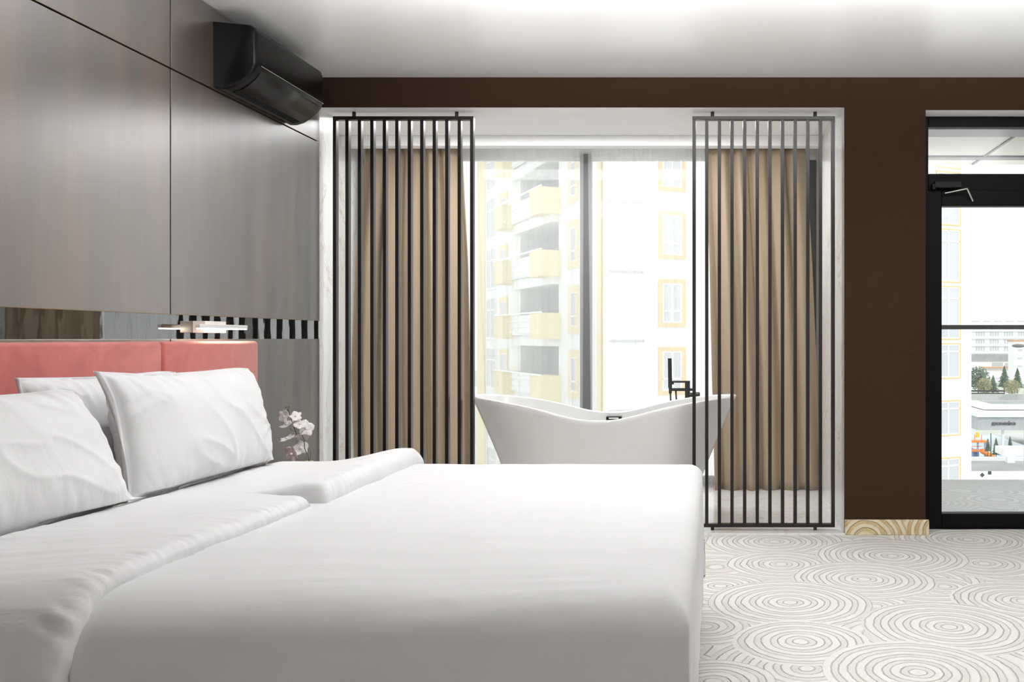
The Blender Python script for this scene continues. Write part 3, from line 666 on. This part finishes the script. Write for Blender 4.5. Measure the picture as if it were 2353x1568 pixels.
for k in range(-3, 8):
    zt_ = 6.62-3*2+3*(k)  # top of the glass row
    if -9 < zt_ < 16:
        window(vR, nR, TR(1521), TR(1566), zt_-1.75, zt_, M['apricot'])
        window(vR, nR, TR(2152), TR(2204), (zt_-1.5 if zt_ < 2 else zt_-2.45), zt_+.25, M['apricot'], .06, rail=.78)
        window(uL, nL, TL(1325), TL(1312), zt_-1.9, zt_-.3, M['yellow'], .3, mull=False)
        window(uL, nL, TL(1165), TL(1152), zt_-1.9, zt_-.3, M['yellow'], .25, mull=False)
        window(uL, nL, TL(1140), TL(1119), zt_-2.45, zt_+.0, M['facade_w'], .05, rail=.7)
        obj('storey_line', fb(bmesh.new(), vR, nR, TR(1398), TR(1480), .03, -.7, zt_+.4, zt_+.5), M['recess'], ap)
    zr = 8.4-3*2+3*(k-1)   # balcony rail top
    if -8 < zr < 16:
        bc = obj('balcony', fb(fb(bmesh.new(), uL, nL, TL(1284), TL(1190), .35, -1.5, zr-1.6, zr-1.05), uL, nL, TL(1262), TL(1192), .5, .4, zr-1.05, zr-.02), M['facade_g'], ap)
        obj('balcony_box', fb(bmesh.new(), uL, nL, TL(1286)-.2, TL(1262), 1.0, 0, zr-1.25, zr), M['yellow'], bc)
        obj('balcony_box', fb(bmesh.new(), uL, nL, TL(1196), TL(1176), 1.0, 0, zr-1.25, zr), M['yellow'], bc)
        b = bmesh.new(); fb(b, uL, nL, TL(1286)-.22, TL(1176)+.05, 1.03, .95, zr, zr+.07)
        for q_ in (.3, .6, .9): fb(b, uL, nL, TL(1262), TL(1196), .56, .5, zr-q_-.03, zr-q_+.03)
        obj('rail', b, M['pvc'], bc)
# ------------------------------------------------------------------ the town beyond the balcony
GZ = -14.8
S('ground', box(-60, 160, 30, 300, GZ-1, GZ), M['ground'])
bm = bmesh.new(); vv = [bm.verts.new(p) for p in ((-100, 299, GZ), (300, 299, GZ), (300, 600, 2-8), (-100, 600, 2-8))]; bm.faces.new(vv); S('ground_hill', bm, M['ground'])
# hotel
dH = 420; a = A(2228, 737, dH); b = A(2500, 812, dH)
ho = thing('hotel_building', (a.x+20, dH, b.z-10), 'long white hotel with rows of windows on the horizon, seen through the balcony door', 'building')
obj('wall', box(a.x-6, b.x, dH, dH+14, b.z-25, a.z+.8), M['facade_w'], ho)
for r in range(5):
    z = A(0, 744+r*17, dH).z-2.6
    obj('balcony_band', box(a.x-6, b.x, dH-1.2, dH, z-.9, z-.2), M['pvc'], ho)
    for c in range(7):
        x0 = A(2241+c*32.5, 0, dH).x; wf = obj('window', box(x0, x0+4.6, dH-.1, dH, z, z+2.3), M['pvc'], ho)
        bm = bmesh.new()
        for i in range(4): bx(bm, x0+.15+i*1.12, x0+1.0+i*1.12, dH-.15, dH-.1, z+.15, z+2.1)
        obj('pane', bm, M['pane'], wf)
for c in range(6):
    x0 = A(2233+c*26, 0, dH).x; obj('roof_window', box(x0, x0+3.4, dH-.1, dH, a.z-.6, a.z-.1), M['recess'], ho)
# grey roofed house
dG = 340; a = A(2232, 810, dG); b = A(2330, 845, dG)
hs_ = thing('long_house', (a.x, dG, b.z-4), 'white house with a long grey roof in front of the hotel', 'building')
obj('wall', box(a.x-3, b.x, dG, dG+10, b.z-8, a.z-2.2), M['facade_w'], hs_)
obj('roof', box(a.x-3, b.x, dG-.6, dG+10, a.z-3.2, a.z-.8), M['roof_grey'], hs_)
for px, py in ((2292, 826), (2292, 839), (2316, 840)): p = A(px, py, dG); obj('window', box(p.x-1.1 if px == 2316 else p.x-2, p.x+(1 if px == 2316 else 2), dG-.1, dG, p.z-.5, p.z+.9), M['pane'], hs_)
obj('ledge', box(A(2252, 0, dG).x, b.x+2, dG-1.5, dG, A(0, 846, dG).z, A(0, 844, dG).z+.1), M['terracotta'], hs_)
p = A(2330, 785, 300); q2 = A(2420, 870, 300)
tw = thing('white_tower', (p.x, 300, GZ), 'white stair tower with small slots right of the grey-roofed house', 'building')
obj('wall', box(p.x, q2.x, 300, 306, GZ, p.z), M['facade_w'], tw); obj('cornice', box(p.x-.3, q2.x, 299.7, 306, p.z, p.z+.5), M['terracotta'], tw)
for py in (805, 824, 842): z = A(0, py, 300).z; x = A(2343, 0, 300).x; obj('slot_window', box(x-.6, x+.9, 299.9, 300, z-.3, z+.3), M['pane'], tw)
# trees
def fir(px, pb, pt_, d, label, mt='fir', wd=.38, group='fir trees beyond the pool', sh='fir'):
    b = A(px, pb, d); h = (pb-pt_)*d/F; rn = random.Random(px); z0 = b.z
    t = thing('fir_tree' if sh == 'fir' else 'leafy_tree', (b.x, d, z0), label, 'tree', group)
    obj('trunk', cyl(bmesh.new(), (b.x, d, z0-1.5), (b.x, d, z0+h*.4), h*.025, h*.015, 8), M['bark'], t)
    bm = bmesh.new()
    if sh == 'fir':
        for l in range(12):
            f_ = l/12; R_ = wd*h*(1-f_)**.85*.9+.05; zc = z0+h*(.06+.9*f_); nn = 13
            top = bm.verts.new((b.x, d, zc+h*.13)); ring = []
            for k in range(nn*2):
                a_ = 2*PI*k/(nn*2)+l; rr = R_*(1 if k % 2 else .62)*rn.uniform(.8, 1.15)
                ring.append(bm.verts.new((b.x+rr*math.cos(a_), d+rr*math.sin(a_), zc-rr*.18+rn.uniform(-.02, .02)*h)))
            for k in range(nn*2): bm.faces.new((top, ring[k], ring[(k+1) % (nn*2)]))
    else:
        for k in range(1500):
            v_ = Vector((rn.gauss(0, 1), rn.gauss(0, 1), rn.gauss(0, 1))).normalized()*(rn.random()**.4)
            c = Vector((b.x+v_.x*wd*h, d+v_.y*wd*h, z0+h*.56+v_.z*h*.44)); s_ = h*.028
            e1 = Vector((rn.uniform(-1, 1), rn.uniform(-1, 1), rn.uniform(-1, 1))).normalized()*s_; e2 = e1.orthogonal().normalized()*s_
            bm.faces.new([bm.verts.new(c+e1), bm.verts.new(c+e2), bm.verts.new(c-e1), bm.verts.new(c-e2)])
    obj('foliage', bm, M[mt], t)
fir(2248, 905, 842, 250, 'broad dark green tree nearest the apartment block', wd=.42, sh='leaf')
fir(2282, 902, 862, 240, 'low dark fir tree between two taller trees', wd=.42)
fir(2308, 890, 840, 245, 'tall dark fir tree before the grey-roofed house')
fir(2338, 892, 845, 247, 'tall dark fir tree in front of the white stair tower')
fir(2262, 912, 868, 232, 'pale olive leafy tree low in front of the broad dark tree', 'bush', .4, 'leafy trees', 'leaf')
fir(2325, 912, 872, 228, 'olive leafy tree low in front of the tall firs', 'bush', .5, 'leafy trees', 'leaf')
fir(2372, 910, 870, 210, 'olive leafy tree at the right picture edge', 'bush', .5, 'leafy trees', 'leaf')
# wall and fence in front of trees
dF = 220; a = A(2200, 898, dF); b = A(2309, 905, dF)
o = prop(obj('road_barrier', bx(box(a.x, b.x, dF, dF+.3, a.z-.3, a.z+.1), a.x, b.x, dF, dF+.2, b.z-.1, b.z+.2), M['grey_metal']), 'thin dark horizontal barrier below the trees', 'barrier')
a = A(2200, 906, 215); b = A(2420, 925, 215)
prop(obj('garden_wall', box(a.x, b.x, 215, 215.4, GZ, a.z), M['sign_wall']), 'low pale garden wall below the dark barrier', 'wall')
dF = 190; t = thing('striped_fence', (A(2240, 0, dF).x, dF, GZ), 'fence of thin yellow and dark posts beside the grey sign building', 'fence')
for k in range(15):
    x = A(2233+k*3.4, 0, dF).x; zb = A(0, 946, dF).z; zt2 = A(0, 924+3*(k % 2)+k*.35, dF).z
    obj('post', box(x, x+.16, dF, dF+.15, GZ, zt2), M['yplastic'] if k % 3 else M['grey_metal'], t)
# sign pavilion
dS = 130
a = A(2243, 950, dS); b = A(2480, 989, dS)
pv = thing('pool_pavilion', (a.x, dS, GZ), 'grey flat-roofed pavilion with dark lettering on its front wall', 'building')
obj('wall', box(a.x+.2, b.x, dS, dS+14, A(0, 989, dS).z, A(0, 957, dS).z), M['sign_wall'], pv)
obj('columns', bx(bx(box(a.x+8, a.x+8.3, dS+1, dS+1.3, GZ, b.z), a.x+4, a.x+4.3, dS+1, dS+1.3, GZ, b.z), a.x+12, a.x+12.3, dS+1, dS+1.3, GZ, b.z), M['pvc'], pv)
obj('roof_edge', box(a.x, b.x, dS-.6, dS+14, A(0, 958, dS).z, a.z), M['facade_w'], pv)
obj('upper_roof', box(A(2285, 0, dS).x, b.x, dS+5, dS+14, A(0, 948, dS).z, A(0, 936, dS).z), M['facade_w'], pv)
obj('roof_patch', box(A(2310, 0, dS).x, b.x, dS+6, dS+13, A(0, 936, dS).z, A(0, 936, dS).z+.05), M['roof_grey'], pv)
tcu = bpy.data.curves.new('lettering', 'FONT'); tcu.body = 'джамайка'; tcu.size = 1.25; tcu.extrude = .06; tcu.offset = .012
to = bpy.data.objects.new('lettering_tmp', tcu); C.objects.link(to)
dg = bpy.context.evaluated_depsgraph_get(); me = bpy.data.meshes.new_from_object(to.evaluated_get(dg)); bpy.data.objects.remove(to)
xs = [v.co.x for v in me.vertices]; wdt = max(xs)-min(xs)
sc_ = (A(2333, 0, dS).x-A(2278, 0, dS).x)/wdt
let = bpy.data.objects.new('lettering', me); C.objects.link(let); me.materials.append(M['sign']); let.parent = pv
let.scale = (sc_, sc_*1.0, 1); let.rotation_euler = (PI/2, 0, 0); let.location = Vector((A(2278, 0, dS).x, dS-.08, A(0, 977, dS).z))-pv.location
# pool and playground
S('pool', box(A(2200, 0, 124).x, A(2420, 0, 124).x, 122, 150, GZ, GZ+.1), M['pool'])
bpy.data.objects['pool'].name = 'ground_pool'
dP = 112; gx = lambda px: A(px, 0, dP).x; gz = lambda py: A(0, py, dP).z
pg = thing('water_slide', (gx(2255), dP, GZ), 'orange, yellow and blue water play tower by the pool', 'play structure')
obj('blue_frame', bx(bx(bx(box(gx(2233), gx(2237), dP, dP+.3, GZ, gz(1030)), gx(2246), gx(2249), dP, dP+.3, GZ, gz(1016)), gx(2263), gx(2266), dP, dP+.3, GZ, gz(1016)), gx(2238), gx(2252), dP+.4, dP+.5, GZ, gz(1040)), M['blue'], pg)
obj('platform', bx(box(gx(2232), gx(2266), dP-.3, dP+1, gz(1017), gz(1013)), gx(2232), gx(2262), dP-.3, dP+1, gz(1038), gz(1034)), M['orange'], pg)
obj('railing', bx(bx(box(gx(2239), gx(2240.5), dP, dP+.1, gz(1013), gz(1000)), gx(2255), gx(2256.5), dP, dP+.1, gz(1013), gz(1000)), gx(2232), gx(2256), dP, dP+.1, gz(1027), gz(1025.5)), M['orange'], pg)
obj('bucket', cyl(bmesh.new(), (gx(2248), dP+.3, gz(1006)), (gx(2248), dP+.3, gz(994)), .26, .2, 12), M['yplastic'], pg)
obj('slide', tube(bmesh.new(), [(gx(2255), dP-.2, gz(1036)), (gx(2262), dP-.6, gz(1040)), (gx(2270), dP-.8, gz(1045)), (gx(2279), dP-1, gz(1049))], .33, 10), M['orange'], pg, smooth=True)
for (px, pb, pt_, l) in ((2270, 1038, 1008, 'small slim fir beside the water play tower'), (2289, 1046, 1006, 'small fir right of the water play tower'), (2321, 1030, 1003, 'small fir before the pavilion wall, near the right picture edge')):
    fir(px, pb, pt_, 108, l, wd=.28, group='small firs by the pool')
prop(obj('lamp_post', cyl(bmesh.new(), (A(2277, 0, 110).x, 110, GZ+.2), (A(2277, 0, 110).x, 110, A(0, 996, 110).z), .07, .05, 8), M['grey_metal']), 'thin dark post standing among the small firs', 'post')
prop(obj('lawn', box(A(2262, 0, 100).x, A(2420, 0, 100).x, 100, 112, GZ, GZ+.15), M['fir'], None), 'strip of dark lawn under the small firs', 'lawn', kind='stuff')
# nearer flat roof
d0, d1 = 57, 66.8; rz = A(0, 1080, 62).z
fr_ = thing('flat_roof_building', (A(2300, 0, 60).x, 60, GZ), 'nearby building with grey flat roof and white parapet, lowest in the door view', 'building')
x0, x1 = A(2140, 0, d0).x, 45
obj('roof', box(x0, x1, d0+.3, d1-.3, GZ, rz), M['roof_grey'], fr_)
obj('parapet', bx(box(x0, x1, d0, d0+.3, GZ, A(0, 1085, d0).z), x0, x1, d1-.4, d1, GZ, A(0, 1050, d1).z), M['facade_w'], fr_)
for px, py, r45 in ((2257, 1089, True), (2274, 1084, False)):
    p = A(px, py+3, d0); bm = bmesh.new(); e = .1; bx(bm, -e, e, -.02, .02, -e, e)
    if r45: bmesh.ops.rotate(bm, verts=bm.verts[:], cent=(0, 0, 0), matrix=Matrix.Rotation(PI/4, 3, 'Y'))
    bmesh.ops.translate(bm, verts=bm.verts[:], vec=(p.x, d0-.02, p.z)); obj('wall_vent', bm, M['grey_metal'], fr_)
p = A(2330, 1066, 65)
o = prop(obj('rooftop_unit', box(p.x-.4, p.x+.15, 65.2, 65.7, rz, rz+.5), M['pvc'], bevel=.02), 'small white air conditioning box on the grey flat roof', 'air conditioner')
a = A(2306, 1048, 82)
prop(obj('white_canopy', box(a.x, a.x+14, 82, 84.5, A(0, 1048, 82).z, A(0, 1032, 82).z), M['facade_w']), 'thick white flat canopy between the grey roof and the pavilion', 'canopy')
# street lamp
t = thing('street_lamp', (A(2360, 0, 60).x, 60, GZ), 'grey street lamp with flat oval head at the right picture edge', 'street lamp')
obj('pole', cyl(bmesh.new(), (A(2355, 0, 60).x, 60, GZ), (A(2355, 0, 60).x, 60, A(0, 790, 60).z), .08, .06, 10), M['recess'], t)
bm = bmesh.new(); bmesh.ops.create_uvsphere(bm, u_segments=20, v_segments=10, radius=1); bmesh.ops.scale(bm, vec=(.42, .42, .13), verts=bm.verts[:]); bmesh.ops.translate(bm, verts=bm.verts[:], vec=A(2340, 795, 60)); obj('lamp_head', bm, M['grey_frame'], t, smooth=True)
# remove the tiny helper return
o = bpy.data.objects.get('wall_balcony')
if o: bpy.data.objects.remove(o)
